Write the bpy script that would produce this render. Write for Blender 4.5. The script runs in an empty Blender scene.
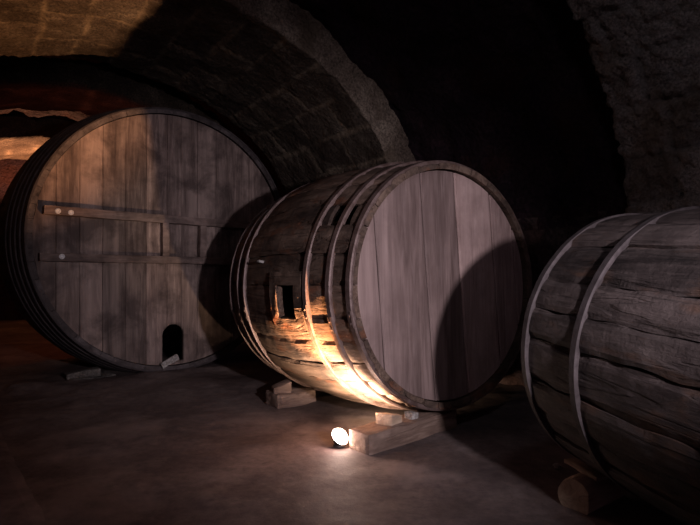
import bpy, math, random
from mathutils import Vector, Matrix, noise
random.seed(7)
C = bpy.context.scene.collection
PI = math.pi
sn, cs = math.sin, math.cos

# ------------------------------------------------------------------ helpers
def mesh_obj(name, V, F, mat, parent=None, smooth=False, attrs=None):
    me = bpy.data.meshes.new(name)
    me.from_pydata([tuple(v) for v in V], [], F)
    me.update()
    if attrs:
        for k, vals in attrs.items():
            a = me.attributes.new(k, 'FLOAT', 'POINT')
            a.data.foreach_set('value', vals)
    if smooth:
        me.polygons.foreach_set('use_smooth', [True]*len(me.polygons))
    me.materials.append(mat)
    o = bpy.data.objects.new(name, me)
    C.objects.link(o)
    if parent: o.parent = parent
    return o

def tag(o, label, cat=None, group=None):
    o['label'] = label
    if cat: o['category'] = cat
    if group: o['group'] = group
    return o

def struct(o):
    o['kind'] = 'structure'
    return o

def empty(name, loc, rz=0, ry=0):
    o = bpy.data.objects.new(name, None)
    C.objects.link(o)
    o.empty_display_size = .2
    o.rotation_mode = 'ZYX' if False else 'XYZ'
    o.location = loc
    o.rotation_euler = (0, ry, rz)
    return o

class MB:
    def __init__(s): s.V = []; s.F = []; s.T = []
    def add(s, V, F, tint=0.5):
        b = len(s.V); s.V += [Vector(v) for v in V]
        s.F += [tuple(b+i for i in f) for f in F]
        s.T += tint if isinstance(tint, list) else [tint]*len(V)
    def shell(s, top, bot, nu, nv, tint=.5):
        """two nu x nv grids of points (top, bottom) joined round their border"""
        n = nu*nv; F = []
        for i in range(nu-1):
            for j in range(nv-1):
                a = i*nv+j
                F.append((a, a+nv, a+nv+1, a+1))
                F.append((n+a, n+a+1, n+a+nv+1, n+a+nv))
        for i in range(nu-1):
            a = i*nv; F.append((a, n+a, n+a+nv, a+nv))
            a = i*nv+nv-1; F.append((a, a+nv, n+a+nv, n+a))
        for j in range(nv-1):
            a = j; F.append((a, a+1, n+a+1, n+a))
            a = (nu-1)*nv+j; F.append((a, n+a, n+a+1, a+1))
        s.add(list(top)+list(bot), F, tint)
    def block(s, M, sx, sy, sz, bev=.012, rough=.008, n=(8, 5, 5), tint=.5, seed=0, shape=None):
        """a worn timber or stone block: box grid, rounded arrises, noise; base at z=0 of M"""
        idx = {}; V = []; F = []
        def vid(i, j, k):
            if (i, j, k) not in idx:
                x, y, z = i/n[0]-.5, j/n[1]-.5, k/n[2]
                p = Vector((x*sx, y*sy, z*sz))
                ex = min(1, (0.5-abs(x))*sx/bev); ey = min(1, (.5-abs(y))*sy/bev); ez = min(1, (.5-abs(z-.5))*sz/bev)
                m = (ex < 1)+(ey < 1)+(ez < 1)
                if m >= 2:
                    k_ = .42*bev
                    if ex < 1: p.x -= math.copysign(k_, x)
                    if ey < 1: p.y -= math.copysign(k_, y)
                    if ez < 1: p.z -= math.copysign(k_, z-.5)
                if shape: p = shape(p)
                q = p*6+Vector((seed*3.1, seed, 0))
                p = p+Vector((noise.noise(q), noise.noise(q+Vector((9, 0, 0))), noise.noise(q+Vector((0, 9, 0)))))*rough*1.6
                q = p*25
                p = p+Vector((noise.noise(q), noise.noise(q+Vector((9, 0, 0))), noise.noise(q+Vector((0, 9, 0)))))*rough*.5
                idx[(i, j, k)] = len(V); V.append(M @ p)
            return idx[(i, j, k)]
        a, b, c = n
        for i in range(a):
            for j in range(b):
                F.append((vid(i, j, 0), vid(i, j+1, 0), vid(i+1, j+1, 0), vid(i+1, j, 0)))
                F.append((vid(i, j, c), vid(i+1, j, c), vid(i+1, j+1, c), vid(i, j+1, c)))
        for i in range(a):
            for k in range(c):
                F.append((vid(i, 0, k), vid(i+1, 0, k), vid(i+1, 0, k+1), vid(i, 0, k+1)))
                F.append((vid(i, b, k), vid(i, b, k+1), vid(i+1, b, k+1), vid(i+1, b, k)))
        for j in range(b):
            for k in range(c):
                F.append((vid(0, j, k), vid(0, j, k+1), vid(0, j+1, k+1), vid(0, j+1, k)))
                F.append((vid(a, j, k), vid(a, j+1, k), vid(a, j+1, k+1), vid(a, j, k+1)))
        s.add(V, F, tint)
    def build(s, name, mat, parent=None, smooth=False):
        return mesh_obj(name, s.V, s.F, mat, parent, smooth, {'tint': s.T})

# ------------------------------------------------------------------ materials
def nodes(name):
    m = bpy.data.materials.new(name); m.use_nodes = True
    nt = m.node_tree
    return m, nt, nt.nodes['Principled BSDF'], nt.nodes.new, nt.links.new
def ramp(nt, fac, stops):
    r = nt.nodes.new('ShaderNodeValToRGB'); e = r.color_ramp.elements
    e[0].position, e[0].color = stops[0][0], (*stops[0][1], 1)
    e[1].position, e[1].color = stops[-1][0], (*stops[-1][1], 1)
    for p, c in stops[1:-1]:
        k = e.new(p); k.color = (*c, 1)
    nt.links.new(fac, r.inputs[0]); return r.outputs[0]
def tex(nt, co, scale, detail=6, rough=.6, dist=0, vec=(1, 1, 1)):
    mp = nt.nodes.new('ShaderNodeMapping'); mp.inputs['Scale'].default_value = vec
    nt.links.new(co, mp.inputs[0])
    n = nt.nodes.new('ShaderNodeTexNoise'); n.inputs['Scale'].default_value = scale
    n.inputs['Detail'].default_value = detail; n.inputs['Roughness'].default_value = rough
    n.inputs['Distortion'].default_value = dist
    nt.links.new(mp.outputs[0], n.inputs['Vector']); return n.outputs['Fac']
def mix(nt, fac, a, b, mode='MIX'):
    m = nt.nodes.new('ShaderNodeMix'); m.data_type = 'RGBA'; m.blend_type = mode
    for inp, v in ((m.inputs[0], fac), (m.inputs[6], a), (m.inputs[7], b)):
        if hasattr(v, 'links') or isinstance(v, bpy.types.NodeSocket): nt.links.new(v, inp)
        elif isinstance(v, tuple): inp.default_value = (*v, 1)
        else: inp.default_value = v
    return m.outputs[2]
def math_(nt, op, a, b):
    m = nt.nodes.new('ShaderNodeMath'); m.operation = op
    for i, v in enumerate((a, b)):
        if isinstance(v, bpy.types.NodeSocket): nt.links.new(v, m.inputs[i])
        else: m.inputs[i].default_value = v
    return m.outputs[0]
def bump(nt, bsdf, layers, strength=1):
    prev = None
    for h, d in layers:
        b = nt.nodes.new('ShaderNodeBump'); b.inputs['Strength'].default_value = strength
        b.inputs['Distance'].default_value = d; nt.links.new(h, b.inputs['Height'])
        if prev: nt.links.new(prev, b.inputs['Normal'])
        prev = b.outputs[0]
    nt.links.new(prev, bsdf.inputs['Normal'])

def wood(name, dark, mid, light, grain='x', g=14, rough=.75, stain=(.02, .012, .01), stain_amt=.6, rust=None, bumpd=.004, spec=.3):
    m, nt, b, N, L = nodes(name)
    co = N('ShaderNodeTexCoord').outputs['Object']
    vec = {'x': (.12, 1, 1), 'z': (1, 1, .1), 'y': (1, .12, 1)}[grain]
    fib = tex(nt, co, g*2, 8, .65, .6, vec)
    streak = tex(nt, co, g*.35, 5, .6, .4, vec)
    blot = tex(nt, co, 2.1, 7, .62, .3)
    col = ramp(nt, fib, [(.3, dark), (.52, mid), (.72, light)])
    at = N('ShaderNodeAttribute'); at.attribute_name = 'tint'
    k = math_(nt, 'ADD', math_(nt, 'MULTIPLY', at.outputs['Fac'], .9), .5)
    hs = N('ShaderNodeVectorMath'); hs.operation = 'SCALE'
    L(col, hs.inputs[0]); L(k, hs.inputs['Scale'])
    col = hs.outputs[0]
    st = ramp(nt, streak, [(.42, (0, 0, 0)), (.62, (1, 1, 1))])
    col = mix(nt, math_(nt, 'MULTIPLY', st, .55), col, tuple(c*1.35 for c in light))
    bl = ramp(nt, blot, [(.45, (0, 0, 0)), (.62, (1, 1, 1))])
    col = mix(nt, math_(nt, 'MULTIPLY', bl, stain_amt), col, stain)
    if rust:
        r = ramp(nt, tex(nt, co, 2.6, 5, .6, 0, (.8, 1, 2.2)), [(.56, (0, 0, 0)), (.66, (1, 1, 1))])
        col = mix(nt, math_(nt, 'MULTIPLY', r, .55), col, rust)
    L(col, b.inputs['Base Color']); b.inputs['Roughness'].default_value = rough
    b.inputs['Specular IOR Level'].default_value = spec
    crack = ramp(nt, tex(nt, co, g*1.2, 3, .5, 1.2, tuple(v*(.5 if v < 1 else 1) for v in vec)), [(.36, (0, 0, 0)), (.42, (1, 1, 1))])
    bump(nt, b, [(fib, bumpd), (crack, bumpd*.8), (tex(nt, co, 22, 6, .7), bumpd*.8)], 1)
    return m

def stone(name, cols, mortar=None, s=3.0, bumpd=.05, rough=.92, patch=None, fine=34, gc=.9):
    m, nt, b, N, L = nodes(name)
    co = N('ShaderNodeTexCoord').outputs['Object']
    big = tex(nt, co, s*.6, 8, .62, .4)
    col = ramp(nt, big, [(.3, cols[0]), (.5, cols[1]), (.68, cols[2])])
    grit = tex(nt, co, fine, 7, .72)
    col = mix(nt, gc, col, ramp(nt, grit, [(.34, (.18, .18, .18)), (.64, (1.25, 1.25, 1.25))]), 'MULTIPLY')
    if patch:
        r = ramp(nt, tex(nt, co, s*.45, 6, .6), [(.53, (0, 0, 0)), (.63, (1, 1, 1))])
        col = mix(nt, math_(nt, 'MULTIPLY', r, .6), col, patch)
    at = N('ShaderNodeAttribute'); at.attribute_name = 'tint'
    k = math_(nt, 'ADD', math_(nt, 'MULTIPLY', at.outputs['Fac'], .7), .65)
    hs = N('ShaderNodeVectorMath'); hs.operation = 'SCALE'
    L(col, hs.inputs[0]); L(k, hs.inputs['Scale']); col = hs.outputs[0]
    if mortar:
        am = N('ShaderNodeAttribute'); am.attribute_name = 'mortar'
        mm = mix(nt, .5, mortar, ramp(nt, grit, [(.3, (.3, .3, .3)), (.7, (1, 1, 1))]), 'MULTIPLY')
        col = mix(nt, math_(nt, 'MULTIPLY', am.outputs['Fac'], math_(nt, 'ADD', math_(nt, 'MULTIPLY', big, 3.2), -1.15)), col, mm)
    L(col, b.inputs['Base Color']); b.inputs['Roughness'].default_value = rough
    b.inputs['Specular IOR Level'].default_value = .25
    vo = N('ShaderNodeTexVoronoi'); vo.inputs['Scale'].default_value = fine*.55; L(co, vo.inputs['Vector'])
    bump(nt, b, [(tex(nt, co, fine*.35, 8, .7), bumpd), (vo.outputs['Distance'], bumpd*.5), (grit, bumpd*.5)], 1)
    return m

def metal(name, col, col2, rough=.55, metallic=.6):
    m, nt, b, N, L = nodes(name)
    co = N('ShaderNodeTexCoord').outputs['Object']
    n = tex(nt, co, 9, 8, .7, .3)
    L(ramp(nt, n, [(.38, col), (.6, col2)]), b.inputs['Base Color'])
    b.inputs['Roughness'].default_value = rough; b.inputs['Metallic'].default_value = metallic
    bump(nt, b, [(tex(nt, co, 40, 6, .7), .003)], 1)
    return m
def plain(name, col, rough=.6, emit=0):
    m, nt, b, N, L = nodes(name)
    co = N('ShaderNodeTexCoord').outputs['Object']
    L(ramp(nt, tex(nt, co, 30, 4), [(.3, tuple(c*.75 for c in col)), (.7, col)]), b.inputs['Base Color'])
    b.inputs['Roughness'].default_value = rough
    if emit:
        b.inputs['Emission Color'].default_value = (*col, 1); b.inputs['Emission Strength'].default_value = emit
    return m

M = {}
M['vat_head'] = wood('weathered brown oak', (.075, .052, .045), (.17, .122, .105), (.33, .25, .215), 'z', 9, .7, (.035, .022, .02), .7, bumpd=.003)
M['vat_body'] = wood('blackened oak staves', (.035, .029, .03), (.075, .062, .062), (.13, .108, .105), 'x', 10, .7)
M['cask_head'] = wood('pale grey brown oak', (.17, .115, .1), (.27, .19, .17), (.36, .265, .24), 'z', 10, .75, (.12, .08, .072), .35, bumpd=.0025)
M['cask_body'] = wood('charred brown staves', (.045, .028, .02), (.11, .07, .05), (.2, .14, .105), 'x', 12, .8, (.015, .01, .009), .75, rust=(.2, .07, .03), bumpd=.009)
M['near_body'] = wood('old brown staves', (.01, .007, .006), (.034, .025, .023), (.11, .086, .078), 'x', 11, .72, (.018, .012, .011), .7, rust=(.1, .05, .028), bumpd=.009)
M['bar'] = wood('brown timber bar', (.11, .075, .065), (.19, .135, .115), (.28, .205, .175), 'y', 14, .7, bumpd=.003)
M['beam'] = wood('sawn pale timber', (.13, .085, .065), (.22, .15, .115), (.33, .24, .19), 'y', 12, .85, (.08, .05, .04), .4, bumpd=.004)
M['log'] = wood('pale log', (.22, .15, .1), (.36, .26, .18), (.46, .35, .26), 'y', 10, .85, (.1, .07, .05), .3, bumpd=.004)
M['hoop'] = metal('rusted iron hoop', (.09, .055, .045), (.19, .135, .12), .5, .35)
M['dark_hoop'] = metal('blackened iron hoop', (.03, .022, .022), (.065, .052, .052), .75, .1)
M['bolt'] = plain('white paint', (.8, .78, .76), .5)
M['rib'] = stone('granite rib stone', [(.06, .044, .034), (.12, .092, .07), (.21, .17, .13)], (.38, .3, .21), 3, .035, patch=(.06, .044, .03))
M['pier'] = stone('rough grey granite', [(.26, .21, .175), (.45, .39, .34), (.6, .54, .48)], (.36, .33, .29), 3, .09, patch=(.26, .19, .13), fine=48)
M['vault'] = stone('dark rubble vault', [(.02, .01, .016), (.035, .018, .026), (.055, .03, .036)], None, 3, .06, patch=(.045, .016, .012), fine=22)  # near-black purplish stone with random reddish blotches
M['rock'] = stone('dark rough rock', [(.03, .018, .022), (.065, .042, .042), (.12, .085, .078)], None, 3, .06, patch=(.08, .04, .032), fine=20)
M['floor'] = stone('trodden earth floor', [(.08, .06, .056), (.15, .115, .107), (.23, .185, .17)], None, 1.6, .005, .7, patch=(.3, .24, .215), fine=14, gc=.4)
M['rubble'] = stone('grey rubble', [(.09, .08, .075), (.15, .135, .12), (.23, .2, .18)], None, 6, .02)
M['pale_stone'] = stone('pale chip', [(.3, .28, .26), (.4, .37, .34), (.5, .47, .43)], None, 8, .006)
M['lamp_metal'] = metal('grey lamp metal', (.12, .11, .1), (.2, .18, .17), .4, .8)
M['cable'] = plain('dark rubber', (.02, .02, .02), .6)
M['glow'] = plain('lit lamp glass', (1, .78, .62), .4, 60)

# ------------------------------------------------------------------ hall frame: u runs down the hall, v across it
W = -.6
AU = Vector((sn(W), cs(W), 0)); AV = Vector((cs(W), -sn(W), 0))
def hall(u, v, z=0): return AU*u+AV*v+Vector((0, 0, z))

VC, HW, SP, RISE = 1.5, 3.53, 2.0, 2.72    # vault centre, half width, springing height, rise
def arc_table(d):
    """points of the vault cross-section from right floor over the crown to left floor, with arc length"""
    pts = []
    for i in range(40): pts.append((VC+HW+d, SP*i/40, 1, 0))
    for i in range(241):
        t = PI*i/240
        x, z = (HW+d)*cs(t), (RISE+d)*sn(t)
        n = Vector((cs(t)/(HW+d), sn(t)/(RISE+d))).normalized()
        pts.append((VC+x, SP+z, n.x, n.y))
    for i in range(1, 41): pts.append((VC-HW-d, SP-SP*i/40, -1, 0))
    L = [0]
    for a, b in zip(pts, pts[1:]): L.append(L[-1]+math.hypot(b[0]-a[0], b[1]-a[1]))
    return pts, L
def arc_at(tab, s):
    pts, L = tab
    import bisect
    i = min(max(bisect.bisect_right(L, s)-1, 0), len(L)-2)
    f = (s-L[i])/(L[i+1]-L[i]); a, b = pts[i], pts[i+1]
    return tuple(a[k]+(b[k]-a[k])*f for k in range(4))

def fr(p, s, o=4):
    return noise.fractal(p*s, 1.0, 2.0, o)
def blocks(a, u, ch, bl, seed):
    """coursed masonry: returns (joint 0..1, block height, tint) at arc length a, run u"""
    wob = noise.noise(Vector((u*1.3, a*1.3, seed)))*.05
    a2 = a+wob; row = math.floor(a2/ch); fa = (a2/ch-row)*ch
    off = (row*.437+noise.noise(Vector((row*3.7, seed, .5)))*.8)*bl
    u2 = u+off+noise.noise(Vector((a*1.5, u, seed+4)))*.05
    cell = math.floor(u2/bl); fu = (u2/bl-cell)*bl
    e = min(fa, ch-fa, fu, bl-fu)
    h = noise.cell(Vector((row*1.7+.3, cell*2.3+.3, seed)))
    j = max(0, 1-max(0, e-.012)/.03)
    return j, h

def rib(name, u0, u1, seed, res=.045, s_from=0, s_to=None, soffit=0., depth=.5, gr=.02, ch=.52, bl=.95, mat='rib', ft=2.6, rough=.026):
    tab = arc_table(soffit)
    s_to = s_to or tab[1][-1]
    ns = int((s_to-s_from)/res); path = []
    nd = max(3, int(depth/res)); nu = int((u1-u0)/res)
    for i in range(nd): path.append((u0, depth*(1-i/nd), -1, 0, 0))
    path.append((u0, 0, -.7, -.7, 1))
    for i in range(1, nu): path.append((u0+(u1-u0)*i/nu, 0, 0, -1, 0))
    path.append((u1, 0, .7, -.7, 1))
    for i in range(1, nd+1): path.append((u1, depth*i/nd, 1, 0, 0))
    V, Mo, Ti, F = [], [], [], []
    for i in range(ns+1):
        s = s_from+(s_to-s_from)*i/ns
        v, z, nv, nz = arc_at(tab, s)
        for (u, d, nu_, nd_, ed) in path:
            P = Vector((u, v, z))
            j, h = blocks(s, (u if d == 0 else u+(d if u < (u0+u1)/2 else -d)), ch, bl, seed)
            q = Vector((u, v+nv*d, z+nz*d))+Vector((seed*7, 0, 0))
            disp = -gr*j+gr*.7*(h-.5)+.035*fr(q, 2.2)+rough*fr(q, 13, 4)
            # worn arris
            eu = min(abs(u-u0), abs(u-u1))+d
            disp -= max(0, .06-eu)*(.35+.9*max(0, noise.noise(q*4)))
            du, dd = nu_*disp, nd_*disp
            # near-side of rib faces are rough plaster rather than jointed
            uu, rr = u+du, d+dd
            # displacement d<0 moves into the hall
            vv, zz = v+nv*rr, z+nz*rr
            V.append(hall(uu, vv, max(zz, -.05)))
            face = nu_ < -.5
            Mo.append(0 if face else j); Ti.append(ft if face else .35+h*.3)
    n = len(path)
    for i in range(ns):
        for k in range(n-1):
            a = i*n+k; F.append((a, a+n, a+n+1, a+1))
    o = mesh_obj(name, V, F, M[mat], None, True, {'mortar': Mo, 'tint': Ti})
    return struct(o)

def vault(name, u0, u1, s0, s1, res, amp=.09, mat='vault'):
    tab = arc_table(.5); a0_ = amp
    ns, nu = int((s1-s0)/res)+1, int((u1-u0)/res)+1
    V, F, Ti = [], [], []
    for i in range(ns+1):
        s = s0+(s1-s0)*i/ns
        v, z, nv, nz = arc_at(tab, s)
        for k in range(nu+1):
            u = u0+(u1-u0)*k/nu
            q = Vector((u, v, z))
            k_ = max(0, min(1, (1.9-s)/.8)); amp = .1*(1+1.1*k_)
            d = amp*fr(q, 1.3)+amp*.55*fr(q, 4, 4)+.03*noise.cell(q*3.5)
            V.append(hall(u, v-nv*d, max(z-nz*d, -.05)))
            Ti.append(.5+.4*noise.noise(q*2))
    for i in range(ns):
        for k in range(nu):
            a = i*(nu+1)+k; F.append((a, a+nu+1, a+nu+2, a+1))
    return struct(mesh_obj(name, V, F, M[mat], None, True, {'tint': Ti}))

tabv = arc_table(.5); LV = tabv[1][-1]; SPL = 2.0
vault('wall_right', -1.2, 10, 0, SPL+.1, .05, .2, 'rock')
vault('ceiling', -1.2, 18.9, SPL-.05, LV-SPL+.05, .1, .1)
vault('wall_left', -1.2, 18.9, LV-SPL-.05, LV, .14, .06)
rib('trim_1', 6.0, 9.2, 1.0, .045)
rib('trim_2', -.9, 2.75, 2.0, .03, 0, 6.6, soffit=-.04, gr=.03, ch=.42, bl=1.1, mat='pier', rough=.05)
rib('trim_3', 10.6, 12.4, 3.0, .12, ft=.1)
rib('trim_4', 15.0, 18.2, 4.0, .12, ft=.1)
# far end wall
V = []; F = []
na, nb = 50, 36
for i in range(na+1):
    for k in range(nb+1):
        v = -2.8+9*i/na; z = -.1+5.6*k/nb
        V.append(hall(18.85-.05*noise.noise(Vector((v*2, z*2, 0))), v, z))
for i in range(na):
    for k in range(nb):
        a = i*(nb+1)+k; F.append((a, a+1, a+nb+2, a+nb+1))
struct(mesh_obj('wall_back', V, F, M['vault'], None, True, {'tint': [.5]*len(V)}))

# floor
def axis_pts(lo, a, b, hi, fine, coarse):
    r = []; x = lo
    while x < hi:
        r.append(x); x += fine if a <= x <= b else coarse
    r.append(hi); return r
us = axis_pts(-2.5, 1.3, 9.5, 18.9, .05, .16); vs = axis_pts(-5.5, -3.0, 5.4, 6.2, .05, .2)
def floor_z(p, u, v):
    z = .022*fr(p, .9)+.005*fr(p, 5, 4)
    # rougher bank of trodden rubble around the big vat
    k = max(0, min(1, (u-5.9)/.8))
    z += k*(.02*abs(fr(p, 7, 4))+.015)
    # low ridge of dust and debris heaped along the foot of the big vat
    if .3 < v < 4.4: z += .07*math.exp(-((u-7.75-.1*sn(v*3))/.28)**2)*(.5+.5*noise.noise(p*3)+.25*noise.noise(p*11))
    return z
V = []; F = []
for u in us:
    for v in vs:
        p = hall(u, v); p.z = floor_z(p, u, v); V.append(p)
n = len(vs)
for i in range(len(us)-1):
    for k in range(n-1):
        a = i*n+k; F.append((a, a+1, a+n+1, a+n))
struct(mesh_obj('floor', V, F, M['floor'], None, True, {'tint': [.5]*len(V)}))

# slightly raised concrete strip along the left
def ground0(px, py):
    x, y = px-350, py-262.5; c, s = cs(-.0059), sn(-.0059)
    X, Y = c*x+s*y, -s*x+c*y
    d = Vector((X/538.95, 1, -Y/538.95)); cp, sp = cs(.0103), sn(.0103)
    d = Vector((d.x, d.y*cp-d.z*sp, d.y*sp+d.z*cp)); return d*(-1.5/d.z)
g0, g1 = ground0(2, 440), ground0(45, 525)
for g in (g0, g1): g.z = 0
dr = (g1-g0).normalized(); lf = Vector((dr.y, -dr.x, 0))
if lf.x > 0: lf = -lf
mb = MB(); top, bot = [], []
for i in range(40):
    for j in range(14):
        q = g0-dr*.3+dr*(3.2*i/39)+lf*(.9*j/13)
        if j == 0: q = q+lf*.012*noise.noise(q*5)
        e = .008 if j == 0 else 0
        top.append((q.x, q.y, .045-e+.004*noise.noise(q*7))); bot.append((q.x, q.y, -.05))
mb.shell(top, bot, 40, 14, .8)
struct(mb.build('trim_5', M['floor']))

# ------------------------------------------------------------------ barrels
def barrel_root(name, c, yaw, tilt, R):
    """local X = axis towards the near head, Z up, origin at the bottom of the near rim"""
    a = Vector((cs(tilt)*sn(-yaw), -cs(tilt)*cs(yaw), sn(tilt)))
    root = empty(name, (0, 0, 0))
    rz = math.atan2(a.y, a.x)
    root.rotation_euler = (0, -tilt, rz)
    up = root.rotation_euler.to_matrix() @ Vector((0, 0, 1))
    root.location = Vector(c)-up*R
    return root

def staves(prof, R, L, n, thick, seed, root, mat, gaps=None, widths=None, wear=.006, nx=34, cham=.007, chip=.012):
    rnd = random.Random(seed); mb = MB()
    if widths is None:
        w = [1+rnd.uniform(-.22, .22) for _ in range(n)]
        t = sum(w); ang = [0]
        for x in w: ang.append(ang[-1]+x/t*2*PI)
        A = [(ang[i], ang[i+1]) for i in range(n)]
    else: A = widths
    for k, (t0, t1) in enumerate(A):
        dr = rnd.uniform(-wear, wear); tint = rnd.random()
        segs = [(0, L)]
        for (gt, s0, s1) in (gaps or []):
            if t0 <= gt < t1: segs = [(0, s0), (s1, L)]
        for (s0, s1) in segs:
            m = max(4, int(nx*(s1-s0)/L)+1); nv = 7
            top, bot, tt = [], [], []
            for i in range(m):
                s = s0+(s1-s0)*i/(m-1)
                for j in range(nv):
                    f = j/(nv-1)
                    g = .0022/R
                    rag = noise.noise(Vector((s*5, k*3.3, j//4*7+seed)))*chip*.5/R
                    ee = abs(f-.5)*2
                    th = t0+g+(t1-t0-2*g)*f + (rag if j in (0,) else (-rag if j == nv-1 else 0))
                    r = prof(s)+dr
                    if j in (0, nv-1): r -= cham+max(0, noise.noise(Vector((s*4, k*5.1+j, seed))))*chip
                    elif j in (1, nv-2): r -= cham*.15
                    r += .4*wear*noise.noise(Vector((s*9, th*6, seed*2)))
                    se = s
                    if i == 0 and s0 > 0 or (i == m-1 and s1 < L): se += .03*noise.noise(Vector((k*3, f*6, s0)))
                    top.append((-se, r*sn(th), R-r*cs(th)))
                    rb = prof(s)-thick
                    bot.append((-se, rb*sn(th), R-rb*cs(th)))
            mb.shell(top, bot, m, nv, tint)
    return mb.build('body', mat, root)

def hoop(prof, R, s, w, root, mat, th=.012, lift=.004, seed=0, clasp=None, name='hoop', n=140, arc=(0, 2*PI)):
    V, F = [], []
    for i in range(n):
        t = 2*PI*i/n
        ds = .008*sn(t*2+seed)+.006*noise.noise(Vector((cs(t)*2, sn(t)*2, seed)))
        wob = .003*noise.noise(Vector((cs(t)*5, sn(t)*5, seed+3)))
        for (ss, rr) in ((-w/2, lift), (-w/2+.004, lift+th), (w/2-.004, lift+th), (w/2, lift), (w/2, -.012), (-w/2, -.012)):
            S = s+ds+ss; r = prof(min(max(S, 0), 99))+rr+wob
            V.append((-S, r*sn(t), R-r*cs(t)))
    for i in range(n):
        a, b = i*6, ((i+1) % n)*6
        for k in range(6): F.append((a+k, a+(k+1) % 6, b+(k+1) % 6, b+k))
    o = mesh_obj(name, V, F, mat, root, False, {'tint': [.5]*len(V)})
    if clasp is not None:
        mb = MB(); r0 = prof(s)+lift+th-.002
        top, bot = [], []
        for i in range(7):
            t = clasp-.06+.12*i/6
            for j in range(3):
                S = s+.008*sn(t*2+seed)+(j-1)*w*.48
                top.append((-S, (r0+.011)*sn(t), R-(r0+.011)*cs(t))); bot.append((-S, (r0-.003)*sn(t), R-(r0-.003)*cs(t)))
        mb.shell(top, bot, 7, 3)
        cl = mb.build('clasp', mat, o)
        for dt in (-.03, .03):
            mb = MB(); t = clasp+dt; q = Vector((0, sn(t), -cs(t)))
            ctr = Vector((-(s+.008*sn(t*2+seed)), 0, R))+q*(r0+.008)
            ax = Vector((1, 0, 0)); ay = q.cross(ax)
            Vr, Fr = [], []
            for rr, hh in ((.013, 0), (.012, .006), (.007, .010)):
                for i in range(10): Vr.append(ctr+(ax*cs(i*PI/5)+ay*sn(i*PI/5))*rr+q*hh)
            for l in range(2):
                for i in range(10): Fr.append((l*10+i, l*10+(i+1) % 10, l*10+10+(i+1) % 10, l*10+10+i))
            Fr.append(tuple(range(20, 30)))
            mb.add(Vr, Fr); mb.build('rivet', mat, cl)
    return o

def head(R, rh, edges, root, mat, inset, rot=0, thick=.045, seed=0, gap=.002, tints=None, cham=.004, nz=30):
    """planked head: edges = plank joints across local Y; face at x=-inset"""
    mb = MB(); rnd = random.Random(seed); c, s_ = cs(rot), sn(rot)
    for k in range(len(edges)-1):
        y0, y1 = edges[k]+gap, edges[k+1]-gap
        tint = tints[k] if tints else rnd.random()
        off = rnd.uniform(-.003, .003)
        top, bot = [], []; ny = 7
        fr_ = [0, .03, .25, .5, .75, .97, 1]
        for i in range(ny):
            y = y0+(y1-y0)*fr_[i]
            yy = max(-rh+.002, min(rh-.002, y)); h = math.sqrt(rh*rh-yy*yy)
            for j in range(nz):
                z = -h+2*h*j/(nz-1)
                wob = .004*noise.noise(Vector((z*2.5, k*4, seed))) if i in (0, 1, 5, 6) else 0
                x = -inset+off+.002*noise.noise(Vector((y*4, z*1.5, seed)))
                if i in (0, ny-1): x -= cham
                Y, Z = (yy+wob)*c-z*s_, (yy+wob)*s_+z*c
                top.append((x, Y, R+Z)); bot.append((-inset-thick, Y, R+Z))
        mb.shell(top, bot, ny, nz, tint)
    return mb.build('head', mat, root)

def boolean_cut(o, V, F):
    cutter = mesh_obj('cut', V, F, M['bar'], o.parent)
    md = o.modifiers.new('b', 'BOOLEAN'); md.object = cutter; md.operation = 'DIFFERENCE'; md.solver = 'EXACT'
    bpy.context.view_layer.update()
    dg = bpy.context.evaluated_depsgraph_get()
    me = bpy.data.meshes.new_from_object(o.evaluated_get(dg))
    o.modifiers.clear(); o.data = me
    bpy.data.objects.remove(cutter, do_unlink=True)

# ---- big vat at the back left
R1 = 1.8638
c1 = (-2.4868, 7.7168, 1.9140)
vat = barrel_root('wine_vat', c1, -.6718, -.012, R1)
tag(vat, 'largest barrel, upright round oak vat front with two horizontal bars and small arched door', 'barrel')
L1 = 2.5
p1 = lambda s: R1+.17*sn(PI*min(max(s/L1, 0), 1))
staves(p1, R1, L1, 56, .07, 11, vat, M['vat_body'], wear=.003, nx=22, cham=.005, chip=.004)
for k, s in enumerate((.03, .2, .36, .52, .7, 1.75, 1.95, 2.15, 2.42)):
    hoop(p1, R1, s, .07, vat, M['dark_hoop'], seed=k, n=160)
rh1 = R1-.075
e1 = [-rh1]
r_ = random.Random(5)
while e1[-1] < rh1-.3: e1.append(e1[-1]+r_.uniform(.2, .3))
e1.append(rh1)
head(R1, R1-.07, [(R1-.07)*k/6 for k in range(-6, 7)], vat, M['vat_body'], L1-.12, 0, .06, 4, gap=0)
hd = head(R1, rh1, e1, vat, M['vat_head'], .05, 0, .06, 3)
# local Y is to the viewer's left or right: yl() turns "right on the photo" into local Y
AR = vat.rotation_euler.to_matrix() @ Vector((0, 1, 0))
YS = 1 if AR.x > 0 else -1
# horizontal bars and short posts
def bar_between(name, y0, z0, y1, z1, h, d, x0=-.045, seed=0, mat=None):
    mb = MB(); L = math.hypot(y1-y0, z1-z0); a = math.atan2(z1-z0, y1-y0)
    Mx = Matrix.Translation(Vector((x0+d/2, (y0+y1)/2, (z0+z1)/2))) @ Matrix.Rotation(a, 4, 'X') @ Matrix.Translation((0, 0, -h/2))
    mb.block(Mx, d, L, h, .01, .004, (3, 26, 4), .4+.2*(seed % 2), seed)
    return mb.build(name, mat or M['bar'], vat)
def at1(px, py):   # point of the head plane seen at a given place: returns (local y, local z)
    return ray_local(vat, px, py, -.03)
F_, PT, RO, H_ = 538.95, .0103, -.0059, 1.5
def ray(px, py):
    x, y = px-350, py-262.5; c, s = cs(RO), sn(RO)
    X, Y = c*x+s*y, -s*x+c*y
    d = Vector((X/F_, 1, -Y/F_)); cp, sp = cs(PT), sn(PT)
    return Vector((d.x, d.y*cp-d.z*sp, d.y*sp+d.z*cp))
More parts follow.
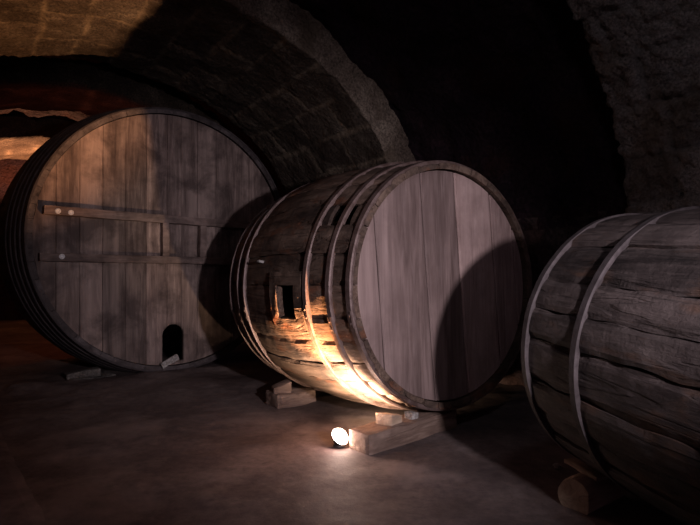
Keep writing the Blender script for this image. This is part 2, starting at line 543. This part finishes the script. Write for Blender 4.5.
def ray_local(root, px, py, x):
    bpy.context.view_layer.update()
    Mi = root.matrix_basis.inverted()
    o = Mi @ Vector((0, 0, H_)); d = Mi.to_3x3() @ ray(px, py)
    t = (x-o.x)/d.x; p = o+d*t
    return p.y, p.z
# arched opening at the foot of the head
dy, dz = ray_local(vat, 173, 361, -.05)
dw, dh = .155, .53
prof = [(-dw, 0), (dw, 0), (dw, dh-dw)]+[(dw*cs(t*PI/10), dh-dw+dw*sn(t*PI/10)) for t in range(1, 10)]+[(-dw, dh-dw)]
Vc = [(x, dy+y, z+dz) for x in (.1, -.2) for (y, z) in prof]; k = len(prof)
Fc = [tuple(range(k)), tuple(range(2*k-1, k-1, -1))]+[(i, k+i, k+(i+1) % k, (i+1) % k) for i in range(k)]
boolean_cut(hd, Vc, Fc)
tag(hd, 'planked head of brown oak with arched opening near the foot')
def b_(name, p, q, h, d, seed, **k):
    (y0, z0), (y1, z1) = at1(*p), at1(*q)
    return bar_between(name, y0, z0, y1, z1, h, d, seed=seed, **k)
up_bar = b_('horizontal_bar', (42, 210), (262, 227), .115, .13, 1)
lo_bar = b_('horizontal_bar', (38, 257), (258, 262), .105, .13, 2)
b_('upright', (164, 221), (164, 257), .1, .11, 3)
b_('upright', (201, 224), (201, 258), .1, .11, 4)
tag(up_bar, 'upper bar with two white bolt heads'); tag(lo_bar, 'lower bar with one white bolt head')
for (px, py, par) in ((58, 211, up_bar), (71, 212.5, up_bar), (62, 256.5, lo_bar)):
    y, z = ray_local(vat, px, py, .085)
    V = [(.07, y, z)]; n = 14; F = []
    for (rr, xx) in ((.034, .078), (.034, .09), (.024, .096), (.012, .09)):
        V += [(xx, y+rr*cs(i*2*PI/n), z+rr*sn(i*2*PI/n)) for i in range(n)]
    for l in range(3):
        for i in range(n): F.append((1+l*n+i, 1+l*n+(i+1) % n, 1+(l+1)*n+(i+1) % n, 1+(l+1)*n+i))
    F.append(tuple(1+3*n+i for i in range(n)))
    tag(mesh_obj('bolt', V, F, M['bolt'], par, False), 'white bolt head')

# ---- middle barrel
R2 = 1.1136
c2 = (.9389, 4.9271, 1.344)
cask = barrel_root('wine_barrel', c2, -.5909, .024, R2)
tag(cask, 'middle barrel with pale planked head, lit from below by the floor lamp', 'barrel')
L2 = 2.437
p2 = lambda s: R2+.065*min(max(s/L2, 0), 1)+.115*sn(PI*min(max(s/L2, 0), 1))
# stave angles: th=0 is the bottom, sn(th) along local Y
def ang2(px, py):
    """(theta, s) of the barrel skin seen at px,py"""
    bpy.context.view_layer.update()
    Mi = cask.matrix_basis.inverted()
    o = Mi @ Vector((0, 0, H_)); d = Mi.to_3x3() @ ray(px, py)
    best = None; t = 2.5
    while t < 9:
        p = o+d*t; r = math.hypot(p.y, p.z-R2); s = -p.x
        if 0 <= s <= L2 and r <= p2(s): return math.atan2(p.y, R2-p.z) % (2*PI), s
        t += .004
    return None
A0, S0 = ang2(286, 302)            # centre of the square hatch
HH = .125                           # half angle of the hatch
print('hatch', A0, S0, 'tip', ang2(350, 206), [round(ang2(x, 283)[1], 2) for x in (256, 308, 336)])
w = []; rnd = random.Random(3)
t = A0+HH; k = 0
rest = 2*PI-2*HH; n = 30; ws = [1+rnd.uniform(-.25, .25) for _ in range(n)]; tot = sum(ws)
widths = [(A0-HH, A0+HH)]
for x in ws: widths.append((t, t+x/tot*rest)); t += x/tot*rest
ga, gs = ang2(349, 206)
gaps = [(A0, S0-.15, S0+.15), (ga if ga >= widths[1][0] else ga+2*PI, gs-.12, gs+.17)]
body2 = staves(p2, R2, L2, n, .055, 21, cask, M['cask_body'], gaps=gaps, widths=widths, wear=.011, nx=40, cham=.009, chip=.03)
cl2 = (A0+.12)
S2 = [.035, .275, .579, 1.86, 2.09, 2.40]
for k, s in enumerate(S2):
    hoop(p2, R2, s, .055 if k < 3 else .045, cask, M['hoop'], seed=k+2, clasp=cl2+.05*sn(k*2.1), n=150, th=.014, lift=.008)
# frame round the hatch
mb = MB()
def curved(t0, t1, s0, s1, r_in, r_out):
    top, bot = [], []
    for i in range(6):
        s = s0+(s1-s0)*i/5
        for j in range(7):
            t = t0+(t1-t0)*j/6; dd = .01*noise.noise(Vector((s*12, t*12, 1)))
            for lst, r in ((top, r_out+dd), (bot, r_in)):
                q = p2(s)+r; lst.append((-s+dd, q*sn(t), R2-q*cs(t)))
    mb.shell(top, bot, 6, 7, .35)
fa, fs = HH+.1, .27
curved(A0-fa, A0-HH, S0-fs, S0+fs, -.01, .016); curved(A0+HH, A0+fa, S0-fs, S0+fs, -.01, .016)
curved(A0-HH, A0+HH, S0-fs, S0-.15, -.01, .016); curved(A0-HH, A0+HH, S0+.15, S0+fs, -.01, .016)
tag(mb.build('hatch_frame', M['cask_body'], cask), 'frame around the square opening')
# joints of the head read from the photo
rh2 = R2-.06
js = []
for p in ((379, 290), (424, 235), (457, 225), (491, 225)):
    y, z = ray_local(cask, p[0], p[1], -.06); js.append((y, z-R2))
rot2 = 0.06*YS
e2 = sorted([y*cs(rot2)+z*sn(rot2) for y, z in js])
lastw = (rh2-abs(e2[-1] if YS > 0 else e2[0]))
e2 = [-rh2]+e2+[rh2]
rear = R2+.002

while e2[1]-e2[0] > .38 and YS < 0: e2.insert(1, e2[1]-.3)
while e2[-1]-e2[-2] > .38 and YS > 0: e2.insert(-1, e2[-2]+.3)
head(R2, rh2, e2, cask, M['cask_head'], .055, rot2, .05, 8, cham=.008, gap=.004)
head(R2, rear, [rear*k/4 for k in range(-4, 5)], cask, M['cask_body'], L2-.1, 0, .04, 9, gap=0)
# whitish bung peg near the rear hoops
tp, sp_ = ang2(262, 262)
mb = MB(); r = p2(sp_)
q = Vector((0, sn(tp), -cs(tp)))
Mx = Matrix.Translation(Vector((-sp_, 0, R2))+q*(r-.02)) @ q.to_track_quat('Z', 'Y').to_matrix().to_4x4()
mb.block(Mx, .05, .03, .07, .006, .002, (3, 3, 4)); tag(mb.build('peg', M['pale_stone'], cask), 'pale peg beside the rear hoops')

# ---- near barrel on the right
R3 = .816
c3 = Vector((1.823, 3.6044, 1.014))
L3 = 1.75
a3 = Vector((cs(-.08)*sn(.3642), -cs(-.08)*cs(.3642), sn(-.08)))
near = barrel_root('wine_barrel', c3+a3*L3, -.3642, -.08, R3)
tag(near, 'right-hand barrel of rough brown staves, cut by the photo edge, log under it', 'barrel')
p3 = lambda s: R3+.045*sn(PI*min(max(s/L3, 0), 1))
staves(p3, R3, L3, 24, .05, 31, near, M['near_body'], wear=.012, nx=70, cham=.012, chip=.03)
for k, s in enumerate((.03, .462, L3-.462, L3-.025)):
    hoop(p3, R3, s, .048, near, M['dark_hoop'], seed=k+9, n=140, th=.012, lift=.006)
rh3 = R3-.06
head(R3, rh3, [-rh3, -.45, -.2, .06, .3, .52, rh3], near, M['cask_head'], .05, 0, .04, 4)
o = head(R3, rh3, [-rh3, -.45, -.2, .06, .3, .52, rh3], near, M['cask_head'], L3-.09, 0, .04, 4)

# ------------------------------------------------------------------ supports
def ground(px, py, z=0):
    d = ray(px, py); t = (z-H_)/d.z; return Vector((0, 0, H_))+d*t
V2 = (cask.rotation_euler.to_matrix() @ Vector((0, 1, 0))); V2.z = 0; V2.normalize()
if V2.x < 0: V2 = -V2
def log_matrix(p, dirv):
    y = dirv.normalized(); x = Vector((y.y, -y.x, 0))
    m = Matrix((x, y, Vector((0, 0, 1)))).transposed().to_4x4()
    return Matrix.Translation(p) @ m
# front sleeper: starts beside the lamp and runs right under the barrel
p = ground(362, 455)
sleeper = MB(); Ls = 1.15
DS = Vector((cs(.72), sn(.72), 0))
sleeper.block(Matrix.Identity(4), .26, Ls, .2, .02, .008, (6, 24, 5), .5, 3)
so = sleeper.build('timber_sleeper', M['beam'])
so.matrix_world = log_matrix(p+DS*(Ls/2)+Vector((-.03, .08, -.033)), DS)
tag(so, 'long squared timber on the floor beside the lamp, under the front of the middle barrel', 'timber')
# rear sleeper
p = ground(284, 408)
mb = MB(); mb.block(Matrix.Identity(4), .3, .5, .17, .025, .014, (6, 20, 5), .35, 7)
so2 = mb.build('timber_sleeper', M['beam'])
so2.matrix_world = log_matrix(p+V2*.25+Vector((-.15, .09, -.02)), V2)
tag(so2, 'shorter dark squared timber under the rear end of the middle barrel', 'timber')
SP2 = so.matrix_world.copy(); SPR = so2.matrix_world.copy()
def wedge(name, M0, sx, sy, sz, slope, mat, label, cat, seed, tint=.6):
    def sh(p): p.z *= 1+slope*(p.y/sy); return p
    mb = MB(); mb.block(Matrix.Identity(4), sx, sy, sz, .015, .006, (6, 6, 5), tint, seed, sh)
    o = mb.build(name, mat); o.matrix_world = M0
    return tag(o, label, cat)
wedge('wedge', SP2 @ Matrix.Translation((0, -Ls/2+.36, .18)) @ Matrix.Rotation(.2, 4, 'Z'), .17, .17, .1, -.4, M['log'],
      'pale wooden wedge between the long timber and the lit front of the middle barrel', 'wedge', 5, .9)
wedge('wedge', SPR @ Matrix.Translation((.0, -.13, .155)) @ Matrix.Rotation(-.3, 4, 'Z'), .22, .2, .1, .7, M['beam'],
      'rough wooden wedge on the dark timber under the rear of the middle barrel', 'wedge', 9, .5)
wedge('stone_block', SP2 @ Matrix.Translation((.02, -Ls/2+.62, .18)) @ Matrix.Rotation(.1, 4, 'Z'), .1, .1, .075, -.2, M['pale_stone'],
      'small whitish block tucked behind the pale wedge under the middle barrel rim', 'block', 12, .7)

# log under the near barrel
V3 = Vector((cs(.3642), sn(.3642), 0))
def log_obj(r, L, mat):
    V, F = [], []; n, m = 22, 16
    for j in range(m+1):
        for i in range(n):
            t = 2*PI*i/n
            rr = r*(1+.06*noise.noise(Vector((cs(t)*1.5, sn(t)*1.5, j*.15)))+.03*noise.noise(Vector((cs(t)*6, sn(t)*6, j*.6))))
            e = .96 if j in (0, m) else 1
            z = rr*sn(t)*e
            z = max(z, -r*.72)
            x = min(rr*cs(t)*e, r*.8)
            V.append((x, L*j/m, z+r*.72))
    for j in range(m):
        for i in range(n): a = j*n; F.append((a+i, a+(i+1) % n, a+n+(i+1) % n, a+n+i))
    F.append(tuple(reversed(range(n)))); F.append(tuple(range(m*n, m*n+n)))
    return mesh_obj('log', V, F, mat, None, False, {'tint': [.6]*len(V)})
lg = log_obj(.115, .45, M['log'])
pl = ground(577, 513)
dl = (ground(622, 492)-ground(590, 513)).normalized()
lg.matrix_world = log_matrix(pl+Vector((0, .04, -.01)), Vector((.80, .6, 0)))
tag(lg, 'cut pale log lying on the floor under the right-hand barrel', 'log')
pk = wedge('wedge', lg.matrix_world @ Matrix.Translation((-.04, .2, .185)) @ Matrix.Rotation(1.15, 4, 'Z') @ Matrix.Rotation(0, 4, 'X'), .1, .34, .035, .2, M['log'],
      'flat wooden wedge lying across the log under the right-hand barrel', 'wedge', 15, .3)
# chock under the vat
p = ground(84, 382)
mb = MB(); mb.block(Matrix.Identity(4), .34, .6, .12, .03, .012, (6, 18, 4), .4, 17)
ch = mb.build('timber_sleeper', M['rubble'])
V1 = vat.rotation_euler.to_matrix() @ Vector((0, YS, 0)); V1.z = 0
ch.matrix_world = log_matrix(p+V1.normalized()*.15+Vector((-.1, .05, -.05)), V1)
tag(ch, 'low grey timber half buried in rubble under the left foot of the big vat', 'timber')
wedge('wedge', ch.matrix_world @ Matrix.Translation((.02, -.1, .10)), .2, .42, .1, .4, M['rubble'],
      'small rough wedge between the grey timber and the big vat', 'wedge', 19)
# broken piece of board leaning in the arched opening of the vat
p = ground(170, 372)
mb = MB(); mb.block(Matrix.Identity(4), .05, .26, .09, .01, .006, (3, 8, 4), .7, 23)
bd = mb.build('broken_board', M['pale_stone'])
bd.matrix_world = vat.matrix_basis @ Matrix.Translation((.06, *ray_local(vat, 171, 364, .06))) @ Matrix.Rotation(.42*YS, 4, 'X')
tag(bd, 'broken pale board propped at the foot of the arched opening of the big vat', 'board')
# loose stones
def stone_obj(p, r, seed, mat, label, group=None):
    import bmesh
    bm = bmesh.new(); bmesh.ops.create_icosphere(bm, subdivisions=3, radius=r)
    for v in bm.verts:
        v.co *= 1+.45*noise.noise(v.co/r*.9+Vector((seed*5, 0, 0)))+.1*noise.noise(v.co/r*3+Vector((seed, 0, 0)))
        v.co.z *= .6
    me = bpy.data.meshes.new('stone'); bm.to_mesh(me); bm.free()
    me.materials.append(mat)
    a = me.attributes.new('tint', 'FLOAT', 'POINT'); a.data.foreach_set('value', [.5]*len(me.vertices))
    o = bpy.data.objects.new('stone', me); C.objects.link(o)
    o.location = p+Vector((0, 0, r*.4)); o.rotation_euler = (0, 0, seed)
    return tag(o, label, 'stone', group)
stone_obj(ground(557, 468), .03, 1, M['pale_stone'], 'small pale stone on the floor left of the log')
stone_obj(ground(179, 385), .02, 2, M['pale_stone'], 'tiny whitish chip on the floor in front of the arched opening of the big vat')

# ------------------------------------------------------------------ lamp on the floor
lp = ground(339, 446)
lamp = empty('floor_lamp', lp)
tag(lamp, 'small lit lamp glowing on the floor at the end of the long timber', 'lamp')
AX = Vector((.45, -.42, .62)).normalized()      # where the reflector faces
def lathe(name, pr, mat, par, ax, org, n=28, smooth=True):
    q = ax.to_track_quat('Z', 'Y'); V, F = [], []
    for r, h in pr:
        for i in range(n): V.append(org+q @ Vector((r*cs(2*PI*i/n), r*sn(2*PI*i/n), h)))
    for l in range(len(pr)-1):
        for i in range(n): a = l*n; F.append((a+i, a+(i+1) % n, a+n+(i+1) % n, a+n+i))
    F.append(tuple(reversed(range(n)))); F.append(tuple(range((len(pr)-1)*n, len(pr)*n)))
    return mesh_obj(name, V, F, mat, par, smooth)
org = Vector((0, 0, .07))
lathe('housing', [(.025, -.05), (.04, -.045), (.062, 0), (.084, .02), (.08, .022), (.077, .014)], M['lamp_metal'], lamp, AX, org)
tag(lathe('bulb', [(.05, .014), (.075, .016), (.066, .036), (.03, .05)], M['glow'], lamp, AX, org), 'glowing bulb')
lathe('base', [(.05, 0), (.05, .012), (.02, .018), (.014, .05)], M['lamp_metal'], lamp, Vector((0, 0, 1)), Vector((0, 0, 0)))

# ------------------------------------------------------------------ lights
def light(name, kind, loc, energy, col, target=None, size=.05, spot=None, blend=.5):
    l = bpy.data.lights.new(name, kind); l.energy = energy; l.color = col
    l.shadow_soft_size = size
    if spot: l.spot_size = spot; l.spot_blend = blend
    o = bpy.data.objects.new(name, l); C.objects.link(o); o.location = loc
    if target is not None:
        o.rotation_euler = (Vector(target)-Vector(loc)).to_track_quat('-Z', 'Y').to_euler()
    return o
tipp = lp+org+AX*.06
light('floor_lamp_beam', 'SPOT', tipp, 430, (1, .7, .48), tipp+Vector((.12, .95, .62)), .03, 2.0, .5)
light('floor_lamp_upward_beam', 'SPOT', tipp, 1900, (1, .46, .19), hall(6.3, -.3, 5.0), .03, 1.24, .55)
light('floor_lamp_spill', 'POINT', tipp+Vector((-.04, -.03, .05)), 5, (1, .66, .6), None, .03)
light('torch', 'SPOT', (1.7, 0, 1.88), 640, (.99, .87, .97), (-.12, 5.2, 1.3), .08, 1.02, 1)
light('overhead_lamp', 'POINT', hall(.9, 1.9, 3.7), 22, (.9, .86, 1), None, .12)
light('far_lamp', 'POINT', hall(11.3, 1.8, 2.7), 14, (1, .17, .06), None, .1)
light('far_niche_lamp', 'SPOT', hall(16.8, 1.6, 2.7), 900, (1, .42, .2), hall(16.8, .6, 5), .1, 2.2, .3)

w = bpy.data.worlds.new('dim cellar'); bpy.context.scene.world = w; w.use_nodes = True
w.node_tree.nodes['Background'].inputs[0].default_value = (.5, .3, .46, 1)
w.node_tree.nodes['Background'].inputs[1].default_value = .15

# ------------------------------------------------------------------ camera
cam = bpy.data.cameras.new('camera'); co = bpy.data.objects.new('camera', cam); C.objects.link(co)
cam.sensor_width = 36; cam.lens = 36*F_/700; cam.clip_start = .02
co.matrix_world = Matrix.Translation((0, 0, H_)) @ Matrix.Rotation(PI/2+PT, 4, 'X') @ Matrix.Rotation(RO, 4, 'Z')
bpy.context.scene.camera = co
vs_ = bpy.context.scene.view_settings
vs_.view_transform = 'Standard'; vs_.look = 'None'; vs_.gamma = 1; vs_.exposure = 0; vs_.use_curve_mapping = False
